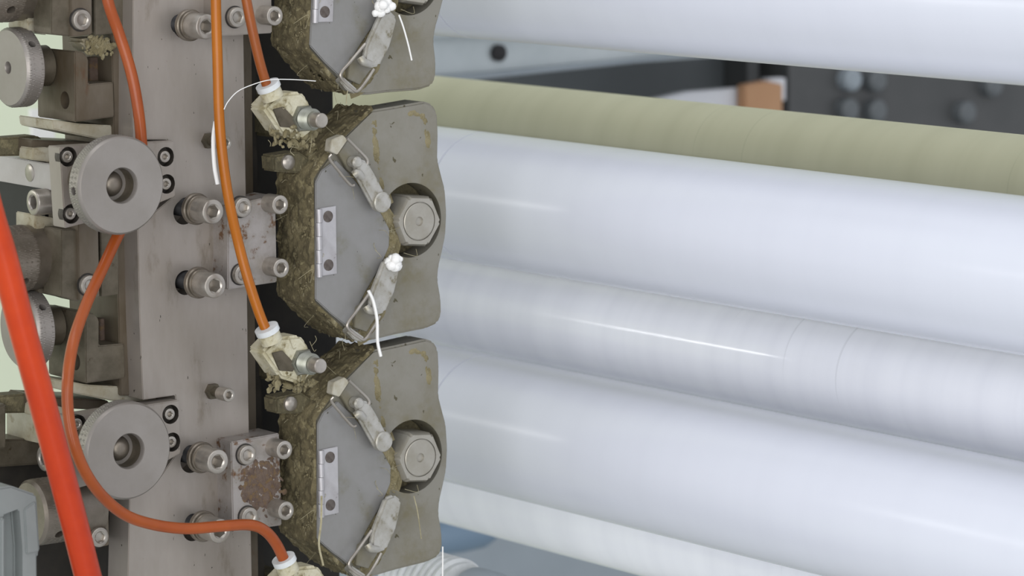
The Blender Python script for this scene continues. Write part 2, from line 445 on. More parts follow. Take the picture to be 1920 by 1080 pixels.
# oily stains on the side of the column
slots = [(345, 49), (345, 398), (348, 530), (358, 864), (362, 992)]
cut(cp, [cyl_cutter(aX(a, b, CX), .0064, .012) for a, b in slots])
GB = 'large socket bolts on the column'
def big_bolt(px, py, label):
    """px,py: middle of the bolt's free end"""
    L = .0265
    e = aX(px, py, CX + L); o = Vector((CX, e.y, e.z))
    tb = thing('socket_bolt', o, label, 'bolt', GB)
    obj('threaded_shank', lathe([(.0047, -.010)] + [(.0047 + (.0003 if k % 2 else -.0002), -.009 + k * .0006) for k in range(30)], o, '+X', 24), black, tb, label='black threaded shank')
    obj('washer', lathe([(.0040, .0085), (.0078, .0085), (.0082, .0090), (.0082, .0112), (.0076, .0118), (.0040, .0118)], o, '+X', 40), steel, tb)
    obj('spring_washer', lathe([(.0040, .0118), (.0071, .0118), (.0074, .0124), (.0074, .0134), (.0070, .0139), (.004, .0139)], o, '+X', 40), steel, tb)
    obj('bolt_head', socket_head(o + Vector((.0139, 0, 0)), .0064, L - .0139, rot=random.uniform(0, 1)), steel_lt, tb)
for a, b, l in ((388, 50, 'large socket bolt near the top of the column, partly behind the amber hose'),
                (400, 397, 'upper large socket bolt left of the middle mounting block'),
                (404, 536, 'lower large socket bolt left of the middle mounting block'),
                (409, 866, 'large socket bolt left of the rust stained mounting block, above the orange hose'),
                (413, 996, 'lowest large socket bolt, crossed by the orange hose')):
    big_bolt(a, b, l)
def small_bolt(px, py, label):
    L = .017; e = aX(px, py, CX + L); o = Vector((CX, e.y, e.z))
    tb = thing('small_socket_screw', o, label, 'screw', 'small socket screws on the column')
    obj('threaded_shank', lathe([(.0026, -.001), (.0026, .0100)], o, '+X', 20), steel_dk, tb)
    obj('jam_nut', lathe([(.0044, 0), (.0044, .0028)], o, '+X', 6), steel_dk, tb)
    obj('screw_head', socket_head(o + Vector((.0088, 0, 0)), .0036, L - .0088), steel_lt, tb)
small_bolt(424, 268, 'small socket screw behind the amber hose, upper on the column')
small_bolt(430, 741, 'small socket screw with dark shadow low on the column, above the rusty block')

# sliding cross plates with the counterbored screws
def bored_screw(t, plate_list, px, py, x, r=.0050, inner=.0030):
    o = aX(px, py, x)
    obj('screw_seat_shade', lathe([(r - .0001, -.0002), (r - .0001, -.0050), (inner * .8, -.0050)], o, '+X', 32, closed=False), bore3, t, label='counterbore liner painted as shade')  # dark liner paints the counterbore's shade
    plate_list.append((o, r))
    obj('screw', socket_head(o + Vector((-.0045, 0, 0)), inner, .0040, hexr=inner * .5), steel_lt, t)
def cross_plate(poly, screws, label):
    t = thing('cross_plate', aX(*poly[1], .006), label, 'plate', 'cross plates behind the round knobs')
    X = .006
    o1 = obj('plate_body', pX(poly, X, .012, .0005), steel_col, t)
    cuts = []
    for a, b in screws: bored_screw(t, cuts, a, b, X)
    cut(o1, [cyl_cutter(o, r, .0052) for o, r in cuts])
    return t
cross_plate([(112, 276), (326, 264), (329, 368), (280, 388), (122, 428)], [(128, 294), (134, 401), (311, 294), (313, 345)],
            'steel cross plate with countersunk screws behind the upper round knob')
cross_plate([(128, 782), (336, 750), (339, 850), (292, 876), (136, 918)], [(146, 796), (320, 777), (323, 829)],
            'steel cross plate with countersunk screws behind the lower round knob')

# ------------------------------------------------------------------ round knurled knobs facing right
def knurl(n, amp, pitch):
    def f(r, h, a):
        return amp * (abs(math.sin(a * n / 2 + h / pitch)) + abs(math.sin(a * n / 2 - h / pitch)) - 1.1)
    return f
def disc_knob(px, py, rpx, label, x=.040):
    o = aX(px, py, x); d = (o - CAM).length
    R = rpx / F * d
    T = .0105
    t = thing('knurled_knob', Vector((x - T, o.y, o.z)), label, 'knob', 'round knurled hand knobs facing right')
    c = Vector((x, o.y, o.z))
    N = 12
    rings = [(R * .40, -T), (R - .0012, -T)]
    kn = knurl(120, .00028, .0011)
    def md(r, h, a): return kn(r, h, a) if (r > R - .0003 and -T + .0008 < h < -.0016) else 0
    rings += [(R, -T + .0008 + (T - .0024) * k / N) for k in range(N + 1)]
    rings += [(R - .0002, -.0010), (R - .0011, 0), (R * .37, 0), (R * .345, -.0010), (R * .34, -.0165), (0, -.0165)]
    k = obj('knob_disc', lathe(rings, c, '+X', 300, mod=md), steel_face, t)
    obj('centre_screw', lathe([(R * .26, -.0165), (R * .26, -.0105), (R * .21, -.0082), (R * .11, -.0068), (0, -.0066)], c, '+X', 32), steel, t)
    obj('bore_shade_lining', lathe([(R * .338, -.0028), (R * .338, -.0164), (R * .27, -.0163)], c, '+X', 48, closed=False), steel_dk, t, label='bore wall coloured darker as shade')  # extra lining whose darker colour paints the shade in the bore
    # tommy-bar hole in the rim
    ang = Matrix.Rotation(math.radians(184), 3, 'X')
    hp = c + Vector((-T * .52, -R * .998, -.0015))
    hole = obj('cutter', lathe([(.0021, -.006), (.0021, .004)], hp, '-Y', 20), None)
    cut(k, [hole])
    obj('hole_shade_liner', lathe([(.00205, -.0055), (.00205, -.0050), (0, -.0050)], hp, '-Y', 16), bore, t, label='dark tommy bar hole')
    obj('knob_hub', lathe([(R * .36, -T - .0001), (R * .45, -T - .0001), (R * .45, -T - .024), (R * .36, -T - .024)], c, '+X', 36, closed=False), steel_dk, t)
    return t
disc_knob(229, 348, 92.5, 'upper round knurled steel knob facing right, in front of the column')
disc_knob(242, 846, 92.0, 'lower round knurled steel knob facing right, edged by the orange hose')

# ------------------------------------------------------------------ mounting blocks between column and housings
def mount_block(poly, screws_flush, screws_proud, label, m, rustspot=None):
    X = .014
    t = thing('mounting_block', aX(*poly[0], 0), label, 'block', 'mounting blocks')
    obj('block_body', pX(poly, X, X + .006, .0006), m, t)
    for a, b in screws_flush:
        o = aX(a, b, X)
        obj('screw_seat_shade', lathe([(.0058, -.001), (.0058, .0004), (.0050, .0005)], o, '+X', 28), bore, t, label='dark ring painted as seat shade')
        obj('screw', socket_head(o, .0052, .0032, rot=random.uniform(0, 1)), steel_lt, t)
    for a, b in screws_proud:
        L = .011; e = aX(a, b, X + L); o = Vector((X, e.y, e.z))
        obj('screw', socket_head(o, .0050, L, rot=random.uniform(0, 1)), steel_lt, t)
    if rustspot:
        sp = []
        for (a, b, s, n) in rustspot:
            c = aX(a, b, X)
            sp += [c + Vector((0, random.gauss(0, s), random.gauss(0, s * 1.3))) for _ in range(n)]
        crust(sp, rust, t, 'rust_patch', size=(.0006, .0018), flat=.12)
    return t
mount_block([(428, 386), (517, 366), (520, 529), (427, 543)], [(451, 388), (450, 514)], [(526, 384), (528, 503)],
            'steel mounting block beside the middle housing, crossed by the amber hose', rusty)
rusty_block = mount_block([(433, 829), (524, 812), (529, 985), (437, 998)], [(459, 852), (463, 968)], [(534, 844), (537, 958)],
            'steel mounting block with a brown rust patch, beside the lower housing', rusty,
            [(478, 905, .0034, 110), (482, 885, .0022, 40), (500, 915, .0042, 150), (466, 918, .002, 50), (476, 935, .0026, 60), (505, 885, .003, 40)])
mount_block([(412, -80), (508, -98), (511, 62), (408, 68)], [(440, 32)], [(516, 30)],
            'steel mounting block at the top edge, left of the top housing', steel_col)

# ------------------------------------------------------------------ roller housings
HX = .030
BODY = [(696, 207), (740, 200), (797, 190), (812, 196), (821, 212), (823, 250), (822, 300), (828, 325), (836, 355), (839, 400), (837, 442),
        (830, 475), (824, 500), (822, 525), (828, 560), (829, 590), (822, 606), (800, 616), (740, 628), (700, 638), (684, 639), (668, 634),
        (640, 612), (590, 566), (589, 450), (588, 335), (600, 315), (640, 262)]
DOOR = [(592, 342), (603, 320), (630, 300), (656, 326), (690, 368), (716, 402), (731, 430), (730, 462), (714, 500), (690, 540), (662, 592), (648, 610), (620, 588), (592, 562)]
def housing(label):
    base = aX(700, 415, HX - .016)
    t = thing('roller_housing', base, label, 'housing', 'roller housings')
    body = obj('housing_body', pX(BODY, HX, .018, .0012), house, t)
    # rear casting: a little smaller
    c = aX(715, 415, HX - .018)
    back = []
    for a, b in BODY:
        p = aX(a, b, HX - .018); back.append(Vector((p.x, c.y + (p.y - c.y) * .97, c.z + (p.z - c.z) * .965)))
    obj('rear_casting', prism(back, 0, 0, -.020, .001), house_side, t)
    # round opening
    hub = aX(770, 413, HX)
    cut(body, [obj('cutter', lathe([(.0195, -.016), (.0200, .004)], hub, '+X', 64), None)])
    obj('bearing_cup', lathe([(.0192, -.0165), (.0192, -.0135), (.0128, -.0130), (.0128, -.0165)], hub, '+X', 48), house_side, t)
    # hexagonal nut with a chamfered face and a turned centre
    n0 = aX(786, 415, HX + .0040); n0 = Vector((HX, n0.y, n0.z))
    nb = bmesh.new()
    R = AX['+X']; rot = -.10
    A = hex_ring(.0153, -.017, n0, R, nb, rot); B = hex_ring(.0153, .0020, n0, R, nb, rot); C = hex_ring(.0140, .0040, n0, R, nb, rot)
    for u, w in ((A, B), (B, C)):
        for i in range(6): nb.faces.new((u[i], u[(i + 1) % 6], w[(i + 1) % 6], w[i]))
    nb.faces.new(A[::-1]); nb.faces.new(C)
    bmesh.ops.bevel(nb, geom=[e for e in nb.edges if abs(e.verts[0].co.x - e.verts[1].co.x) > .001], offset=.0012, segments=2, affect='EDGES')
    bmesh.ops.recalc_face_normals(nb, faces=nb.faces)
    nut = obj('hex_nut', nb, nut_m, t)
    cut(nut, [obj('cutter', lathe([(.0104, .0030), (.0104, .008)], n0, '+X', 48), None)])
    sh = obj('shaft_end', lathe([(.0099, .0029), (.0099, .0040), (.0095, .0043), (.0025, .0043), (.0023, .0040), (.0023, .0010), (0, .001)], n0, '+X', 48), nut_m, nut)
    obj('centre_hole', lathe([(.0022, .0012), (.0022, .0022), (0, .0022)], n0, '+X', 16), bore, nut)
    # door
    dr = obj('door', pX(DOOR, HX + .0018, .0016, .0005), door, t)
    # hinge
    hg = obj('hinge', pX([(600, 391), (630, 386), (632, 513), (601, 518)], HX + .0028, .0010, .0002), hinge_m, t)
    for k in range(5):
        z0 = 392 + k * 25.6; a = aX(598, z0, HX + .0028); b = aX(599, z0 + 24.9, HX + .0028)
        obj('hinge_knuckle', tube([a, b], .0016, 16, sm=False), hinge_m, hg)
    for (a, b) in ((615, 406), (616, 497)):
        obj('hinge_screw', lathe([(.0030, 0), (.0030, .0002), (.0026, .0003), (0, .0003)], aX(a, b, HX + .0028), '+X', 24), bore2, hg, label='dark countersunk screw')
    # toggle latches
    X2 = HX + .0075
    la = thing_part('toggle_latch', t, aX(670, 300, HX))
    obj('catch_plate', pX([(622, 262), (643, 253), (652, 262), (633, 290), (619, 284)], X2 + .001, .0055, .0003), fibre_w2, la)
    obj('base_plate', pX([(634, 288), (652, 263), (688, 300), (668, 330), (652, 318)], HX + .0030, .0030, .0003), house, la)
    obj('wire_bail', tube([aX(664, 347, X2), aX(656, 346, X2), aX(636, 322, X2), aX(618, 298, X2), aX(622, 289, X2 + .001)], .00082, 10, n=5), steel_lt, la)
    obj('wire_bail', tube([aX(650, 259, X2 + .001), aX(668, 277, X2), aX(687, 297, X2), aX(688, 308, X2), aX(678, 312, X2)], .00082, 10, n=5), steel_lt, la)
    obj('lever', pX([(664, 308), (676, 298), (690, 303), (706, 330), (722, 362), (731, 378), (728, 394), (716, 399), (702, 392), (686, 362), (672, 336)], X2 + .0012, .0035, .0012), latch_m, la)
    obj('lever_boss', lathe([(.0030, -.004), (.0030, .001), (.0022, .002), (0, .002)], aX(668, 304, X2), '+X', 20), latch_m, la)
    obj('lever_curl', tube([aX(663, 328, X2), aX(670, 324, X2 + .001), aX(678, 332, X2)], .0022, 12, n=5), latch_m, la)
    obj('lever_tip', lathe([(.0054, -.003), (.0054, .0008), (.0048, .0013), (0, .0013)], aX(716, 379, X2 + .0016), '+X', 28), latch_m, la)
    lb = thing_part('toggle_latch', t, aX(690, 560, HX))
    obj('base_plate', pX([(668, 576), (692, 556), (708, 590), (688, 622), (664, 614)], HX + .0030, .0030, .0003), house, lb)
    obj('wire_bail', tube([aX(694, 548, X2), aX(688, 556, X2), aX(668, 584, X2), aX(652, 606, X2), aX(654, 618, X2), aX(672, 632, X2), aX(684, 636, X2), aX(700, 614, X2), aX(712, 592, X2)], .00084, 10, n=5), steel_lt, lb)
    obj('catch_plate', pX([(650, 622), (657, 614), (684, 633), (680, 642), (664, 637)], X2, .0050, .0005), latch_m, lb)
    obj('lever', pX([(722, 488), (738, 482), (752, 494), (748, 520), (740, 552), (724, 586), (706, 592), (694, 580), (697, 552), (710, 518)], X2 + .0012, .0040, .0013), latch_m, lb)
    obj('lever_curl', tube([aX(686, 574, X2), aX(692, 582, X2 + .001), aX(704, 584, X2)], .0022, 12, n=5), latch_m, lb)
    # lug with a bright screw, rear upper left
    obj('lug', pX([(512, 292), (560, 284), (584, 300), (582, 326), (514, 322)], HX - .012, .012, .001), house_side, t)
    obj('lug_screw', lathe([(.0040, 0), (.0038, .0014), (.0025, .0024), (0, .0028)], aX(539, 304, HX - .012), '+X', 24), steel_lt, t, label='small bright screw head')
    # grime: low relief films over the seams, the side wall and the slants
    seam = [(652, 296), (672, 338), (702, 378), (733, 425), (737, 462), (716, 506), (692, 552), (666, 604), (660, 628)]
    film_line(seam, HX + .0004, .0052, .0026, grime, t, 1)
    film_line([(700, 215), (704, 260), (712, 330), (730, 385)], HX, .0034, .0014, grime, t, 2)
    film_line([(700, 512), (722, 540), (712, 585), (690, 618), (668, 632)], HX + .0004, .0054, .0026, grime, t, 4)
    film_line([(750, 212), (786, 214), (800, 240), (803, 300)], HX, .0030, .0011, grime, t, 6)
    edge = [(700, 206), (640, 262), (600, 315), (588, 335), (589, 450), (590, 566), (640, 612), (668, 634)]
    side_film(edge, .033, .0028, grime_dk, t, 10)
    side_film(edge, .030, .0034, grime, t, 20, bias=-.30)
    sp = []
    for _ in range(420):
        u = random.random(); k = random.randrange(len(edge) - 1); a, b = edge[k], edge[k + 1]
        p = aX(a[0] + (b[0] - a[0]) * u, a[1] + (b[1] - a[1]) * u, HX)
        sp.append(Vector((HX - random.uniform(0, .032), p.y - .0012, p.z)))
    crust(random.sample(sp, 240), grime, t, size=(.0003, .0010), normal=Vector((0, -1, 0)), flat=.5)
    crust(on_line(seam, HX + .0010, 200, .0022), grime, t, size=(.0002, .0007), flat=.4)
    fs = random.sample(sp, 36) + on_line(seam, HX + .002, 16, .003)
    fibres(fs, fibre, t, length=(.003, .009), r=.00012)
    return t
def film(fn, nu, nv, amp, bias, seed, m, parent, sc=340, sink=.9):
    """relief sheet: fn(u,v) -> point, normal, weight; it sinks below its surface where the noise is low"""
    bm = bmesh.new(); g = []
    for i in range(nu + 1):
        row = []
        for j in range(nv + 1):
            p, n, w = fn(i / nu, j / nv)
            q = p * sc + Vector((seed * 7.3, 0, 0))
            h = (mnoise.noise(q * .35) * .9 + mnoise.noise(q) * .55 + mnoise.noise(q * 2.7) * .28 + bias) * amp * w - amp * (1 - w) * sink
            row.append(bm.verts.new(p + n * max(h, -.0006)))
        g.append(row)
    for i in range(nu):
        for j in range(nv):
            q = (g[i][j], g[i + 1][j], g[i + 1][j + 1], g[i][j + 1])
            bm.faces.new(q)
    bmesh.ops.recalc_face_normals(bm, faces=bm.faces)
    return obj('grime', bm, m, parent, kind='stuff', ang=70)
def film_line(px, x, width, amp, m, parent, seed):
    P = spline([aX(a, b, x) for a, b in px], 6)
    def fn(u, v):
        k = min(int(u * (len(P) - 1)), len(P) - 2); f = u * (len(P) - 1) - k
        p = P[k].lerp(P[k + 1], f); d = (P[k + 1] - P[k]).normalized(); n = Vector((0, -d.z, d.y))
        s_ = (v - .5) * 2
        e = min(1, min(u, 1 - u) * 8)
        return p + n * s_ * width, Vector((1, 0, 0)), (1 - s_ * s_) * e
    film(fn, 90, 18, amp * .55, .22, seed, m, parent)
def side_film(px, depth, amp, m, parent, seed, bias=.05):
    P = [aX(a, b, HX) for a, b in px]
    c = aX(715, 415, HX)
    L = [(P[i + 1] - P[i]).length for i in range(len(P) - 1)]; T = sum(L)
    def fn(u, v):
        t = u * T; i = 0
        while i < len(L) - 1 and t > L[i]: t -= L[i]; i += 1
        p = P[i].lerp(P[i + 1], min(1, t / L[i]))
        n = Vector((0, p.y - c.y, (p.z - c.z) * .8)).normalized()
        k = min(1, v * 24)
        return p + n * (.0011 * k + .0001) - Vector((depth * v, 0, 0)), n, k
    film(fn, 170, 48, amp * .6, bias, seed, m, parent, sc=300, sink=.1)
def thing_part(name, parent, loc):
    o = bpy.data.objects.new(name, None); o.parent = parent
    o.location = Vector(loc) - Vector(parent['w']); o['w'] = tuple(loc); COL.objects.link(o); return o

film_line([(484, 872), (480, 892), (474, 915), (484, 938)], .0140, .0042, .0012, rust, rusty_block, 31)
film_line([(500, 880), (506, 905), (502, 935), (500, 958)], .0140, .0052, .0010, rust, rusty_block, 32)
h1 = housing('grimy metal roller housing in the middle with hinged door, latches and hex nut')
PZ = (aX(788, 415, HX) - aX(790, 857, HX))
DYZ = Vector((0, -PZ.y, -PZ.z))
h2 = copy_tree(h1, DYZ); h2['label'] = 'lower grimy metal roller housing, right of the rust stained block'
h0 = copy_tree(h1, -DYZ + Vector((0, .000, .002))); h0['label'] = 'top roller housing cut off by the upper edge, above the middle housing'
h0.rotation_euler = (math.radians(-3.5), 0, 0)

# ------------------------------------------------------------------ recess frame behind the housings, coloured dark as shade
t = thing('rear_frame', aX(500, 600, -.06), 'frame plate painted shadow-black seen between the column and the housings', 'frame')
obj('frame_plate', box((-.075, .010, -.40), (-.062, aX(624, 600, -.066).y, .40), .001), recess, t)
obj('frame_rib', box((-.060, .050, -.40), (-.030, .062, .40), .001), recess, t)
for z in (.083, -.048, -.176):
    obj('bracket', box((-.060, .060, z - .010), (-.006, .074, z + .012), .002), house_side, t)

# ------------------------------------------------------------------ elbow fittings on the housings
def fitting(dx, dy, label):
    X = .046
    g = lambda a, b, x=X: aX(a + dx, b + dy, x)
    t = thing('hose_fitting', g(540, 215), label, 'fitting', 'push-in hose fittings')
    obj('collar', tube([g(503, 163), g(512, 183)], .0057, 28, sm=False), fit_m, t)
    obj('release_ring', tube([g(501, 157), g(505, 166)], .0063, 28, sm=False), white_part, t, label='white release ring')
    bm = pX([(494, 203), (520, 176), (566, 172), (578, 186), (592, 222), (583, 252), (568, 264), (528, 252)], X, .015, .0016, dx=dx, dy=dy)
    obj('fitting_body', bm, fit_m, t)
    obj('body_panel', pX([(512, 205), (532, 200), (556, 226), (552, 240), (526, 238)], X + .0007, .001, .0003, dx=dx, dy=dy), steel_dk, t, label='dark inset panel')
    c = g(569, 222, X)
    obj('hex_base', lathe([(.0074, -.003), (.0074, .0012), (.0066, .0022)], c, '+X', 6), thread_m, t)
    prof = [(.0058, .0)]
    for k in range(7): prof += [(.0050, .0022 + k * .0010), (.0056, .0027 + k * .0010)]
    obj('threaded_stud', lathe(prof + [(.0044, .0096), (.0044, .0104)], c, '+X', 32), thread_m, t)
    obj('stud_end', lathe([(.0038, .0100), (.0038, .0165), (.0033, .0172), (0, .0172)], c, '+X', 28), steel_lt, t)
    sp = [g(random.uniform(505, 590), random.uniform(235, 275), X - random.uniform(-.001, .012)) for _ in range(90)]
    crust(sp, grime, t, size=(.0006, .0022), flat=.6)
    fibres([g(random.uniform(500, 590), random.uniform(180, 270)) for _ in range(14)], fibre, t, length=(.003, .008))
    return t
fitting(0, 0, 'cream hose fitting with threaded stud at the upper left of the middle housing')
fitting(-2, 457, 'cream hose fitting with threaded stud at the upper left of the lower housing')
fitting(30, 889, 'cream hose fitting at the bottom edge, where the brown orange hose ends')

# ------------------------------------------------------------------ left: brackets, side knobs, barrels, bars, plates
def left_unit(dz_px, labels, full=True):
    """traced on the upper unit; dz_px moves the trace down the photograph by whole pitches"""
    D = dz_px; g = lambda a, b: (a + D[0], b + D[1])
    S = lambda L: [g(a, b) for a, b in L]
    bx = -.012
    # L-shaped bracket: N face with a notch
    t = thing('notched_bracket', aX(*g(140, 200), bx), labels[0], 'bracket', 'notched brackets')
    ob = obj('bracket_body', pX(S([(140, 96), (156, 97), (166, 110), (166, 158), (213, 154), (215, 219), (141, 229)]), bx, .038, .0006), steel_brown if D[1] < 100 else steel_dk, t)
    yb = aX(*g(140, 190), bx).y
    hc = aY(*g(121, 188), yb)
    cut(ob, [obj('cutter', lathe([(.0045, -.006), (.0045, .003)], hc, '-Y', 28), None)])
    obj('hole_bottom', lathe([(.0044, -.0058), (.0044, -.0052), (0, -.0052)], hc, '-Y', 20), bore, t, label='dark round hole')
    obj('notch_wall', pX(S([(168, 108), (214, 104), (214, 156), (168, 158)]), bx - .016, .006, .0003), rust, t, label='rusty back of the notch')
    # side knob facing left
    e = aY(*g(15, 127), yb - .022)
    R = .0202; c = Vector(e)
    tk = thing('knurled_knob', c, labels[1], 'knob', 'knurled side knobs facing left')
    kn = knurl(96, .0003, .0011); N = 10; T = .0105
    def md(r, h, a): return kn(r, h, a) if (r > R - .0003 and -T + .0008 < h < -.0014) else 0
    prof = [(R * .5, -T), (R - .001, -T)] + [(R, -T + .0008 + (T - .0024) * k / N) for k in range(N + 1)] + [(R - .0002, -.001), (R - .0012, 0), (R * .16, 0), (R * .14, -.0008), (R * .14, -.006), (0, -.006)]
    k = obj('knob_disc', lathe(prof, c, '-Y', 240, mod=md), steel_face, tk)
    obj('centre_bore', lathe([(R * .135, -.0059), (R * .135, -.0052), (0, -.0052)], c, '-Y', 20), bore, tk)
    hp = c + Vector((R * .78, T * .5, R * .62)); dd = Vector((.78, 0, .62)).normalized()
    q = dd.to_track_quat('Z', 'Y').to_matrix()
    cut(k, [obj('cutter', lathe([(.0020, -.005), (.0020, .004)], hp, segs=18, matrix=q), None)])
    obj('rim_hole', lathe([(.0019, -.0048), (.0019, -.0040), (0, -.0040)], hp, segs=14, matrix=q), bore, tk, label='dark tommy bar hole')
    obj('knob_hub', lathe([(R * .52, -.022), (R * .52, -T)], c, '-Y', 40), steel_dk, tk)
    # ledge
    tl = obj('ledge_plate', pX(S([(150, 232), (268, 238), (275, 262), (190, 262), (100, 243), (97, 224)]), -.016, .034, .0006), cream_steel)
    tag(tl, labels[2], 'plate', 'pale ledge plates')
    return t
left_unit((0, 0), ('notched steel bracket with a round hole at the upper left, under the crusted gap', 'knurled side knob facing left at the upper left edge', 'pale ledge plate under the upper notched bracket'))
left_unit((20, 490), ('notched rust stained steel bracket behind the brown orange hose', 'knurled side knob facing left, half hidden by the thick red hose', 'pale cream ledge plate under the lower notched bracket'))

# plates with screws, one above each bracket
def screw_plate(poly1, poly2, screw, label, sidepx=None):
    X = -.008
    t = thing('screw_plate', aX(*poly1[0], X), label, 'plate', 'narrow plates left of the column')
    obj('plate_body', pX(poly1, X, .030, .0004), steel_brown, t)
    if poly2: obj('inner_plate', pX(poly2, X - .002, .028, .0004), steel_dk, t)
    o = aX(*screw, X)
    obj('screw_seat_shade', lathe([(.0060, -.0005), (.0060, .0003), (.0050, .0003)], o, '+X', 28), bore, t, label='dark ring painted as seat shade')
    obj('screw', socket_head(o, .0052, .0028), steel_lt, t)
    return t
screw_plate([(133, -60), (172, -62), (173, 64), (134, 69)], [(176, -60), (244, -62), (246, 60), (178, 66)], (150, 37), 'narrow screwed plate at the top left, left of the orange hose')
screw_plate([(146, 400), (184, 400), (187, 556), (149, 563)], [(188, 400), (221, 398), (223, 552), (190, 556)], (164, 534), 'narrow screwed plate under the upper round knob, crossed by the orange hose')
screw_plate([(161, 915), (203, 905), (205, 1022), (166, 1031)], None, (183, 1006), 'narrow screwed plate under the lower round knob, right of the red hose')

# barrel knobs facing left
def barrel(px, py, label, yb, L=.037, R=.0170, D=None):
    e = aY(px, py, yb); c = Vector(e)
    t = thing('barrel_knob', c, label, 'knob', 'knurled barrel knobs facing left')
    kn = knurl(84, .0003, .0011); N = 14; K = L * .46
    def md(r, h, a): return kn(r, h, a) if (-K < h < -.0020) else 0
    prof = [(R * .4, -L), (R * .985, -L), (R * .985, -K - .0004)] + [(R, -K + (K - .0016) * k / N) for k in range(N + 1)] + [(R - .0015, 0), (R * .40, 0), (R * .36, -.004), (0, -.004)]
    k = obj('barrel_body', lathe(prof, c, '-Y', 220, mod=md), steel, t)
    dd = Vector((.80, 0, -.60)).normalized(); q = dd.to_track_quat('Z', 'Y').to_matrix()
    hp = c + dd * R + Vector((0, K * .55, 0))
    cut(k, [obj('cutter', lathe([(.0024, -.006), (.0024, .004)], hp, segs=18, matrix=q), None)])
    obj('rim_hole', lathe([(.0023, -.0058), (.0023, -.0045), (0, -.0045)], hp, segs=14, matrix=q), bore, t, label='dark tommy bar hole')
    return t
YB = aX(140, 480, -.02).y
barrel(-10, 489, 'knurled barrel knob left of the screwed plate, behind the red hose', YB - .037)
barrel(-36, -20, 'knurled barrel knob cut off by the top left corner', YB - .039)
barrel(55, 962, 'knurled barrel knob at the lower left, behind grey clamp and red hose', YB - .030)

# clamp bars running toward the camera
bar_m = mat('ground_bar', (188, 183, 179), (178, 172, 167), metal=.2, rough=.45, scale=40)
def clamp_bar(poly, end, label, m=bar_m, slug=None):
    y0 = aX(end[0], end[1], -.022).y
    P = [aY(a, b, y0) for a, b in poly]
    t = thing('clamp_bar', P[0], label, 'bar', 'clamp bars at the left')
    obj('bar_body', prism(P, 1, y0, .0070, .0004), m, t)
    if slug:
        o = aY(*slug, y0)
        obj('dowel_pin', lathe([(.0046, -.001), (.0046, .0002), (.0043, .0004), (0, .0004)], o, '-Y', 28), steel_lt, t)
    return t, y0
t, y0 = clamp_bar([(-40, 284), (102, 309), (102, 358), (-40, 333)], (102, 330), 'bright steel clamp bar with a round pin, left of the upper round knob', slug=(56, 324))
obj('spacer_block', box((-.034, y0 + .002, aX(110, 400, -.02).z), (-.0225, y0 + .012, aX(110, 300, -.02).z), .0005), steel_dk, t)
t2, y02 = clamp_bar([(12, 764), (112, 788), (112, 840), (12, 818)], (112, 810), 'pale steel clamp bar behind the red hose at the lower left', m=cream_steel)
# black block painted as gap shade, and socket screws facing left, below the bars
def side_screw(px, py, y, label):
    o = aY(px, py, y); L = .0165
    t = thing('side_socket_screw', o, label, 'screw', 'socket screws facing left')
    obj('screw_head', socket_head(o + Vector((0, L, 0)), .0067, L, ax='-Y', rot=.3), steel_lt, t)
    obj('washer', lathe([(.0035, -L - .002), (.0078, -L - .002), (.0078, -L), (.006, -L)], o, '-Y', 32), steel_dk, t)
side_screw(61, 380, y0 - .008, 'black socket screw with bright rim facing left, under the upper clamp bar')
side_screw(80, 860, y02 - .006, 'socket screw with bright rim facing left, beside the thick red hose')
tag(obj('gap_shade_block', box((-.110, y0 + .006, aX(60, 440, -.05).z), (-.042, y0 + .03, aX(60, 338, -.05).z), .001), black), 'black filler painted as gap shade behind the side screw, under the upper clamp bar', 'block')  # black colour stands in for shade in the gap
tag(obj('support_block', pX([(66, 402), (146, 418), (146, 470), (66, 470)], -.030, .02, .0006), cream_steel), 'pale support block between the upper clamp bar and the barrel knob', 'block')
# slide rails and gib above the bars
def rails(dx, dy, l1, l2, l3):
    g = lambda L: [(a + dx, b + dy) for a, b in L]
    tag(obj('slide_rail', pX(g([(60, 262), (190, 268), (215, 290), (120, 284), (110, 296), (60, 288)]), -.034, .03, .0006), steel_brown), l1, 'rail', 'slide rails above the clamp bars')
    tag(obj('gib_block', pX(g([(88, 276), (114, 284), (114, 306), (60, 300), (62, 278)]), -.030, .014, .0006), cream_steel), l2, 'block', 'small pale gib blocks')
    tag(obj('dark_bracket', pX(g([(-40, 262), (70, 254), (82, 262), (80, 292), (-40, 294)]), -.048, .012, .001), house_side), l3, 'bracket', 'olive brackets at the left edge')
rails(0, 0, 'brownish slide rail above the upper clamp bar', 'small pale block above the upper clamp bar', 'dark olive bracket at the left edge above the upper clamp bar')
rails(10, 482, 'brownish slide rail above the lower clamp bar', 'small pale block above the lower clamp bar', 'olive bracket at the left edge above the lower clamp bar')
# carrier plates behind the barrels
t = thing('carrier_plate', aX(110, 500, -.05), 'dull steel carrier plate behind the barrel knob, left of the screwed plate', 'plate')
obj('plate_half', pX([(115, 430), (146, 430), (148, 566), (115, 556)], -.0105, .018, .0005), steel_dk, t)
obj('plate_half', pX([(72, 520), (106, 520), (106, 556), (72, 548)], -.032, .02, .0005), steel_dk, t)
t = thing('carrier_plate', aX(110, 20, -.05), 'dull steel carrier plate at the top left, left of the screwed plate', 'plate')
obj('plate_half', pX([(96, -60), (133, -60), (134, 68), (96, 64)], -.0105, .018, .0005), steel_dk, t)
obj('plate_half', pX([(52, 34), (88, 34), (88, 66), (52, 56)], -.032, .02, .0005), cream_steel, t)
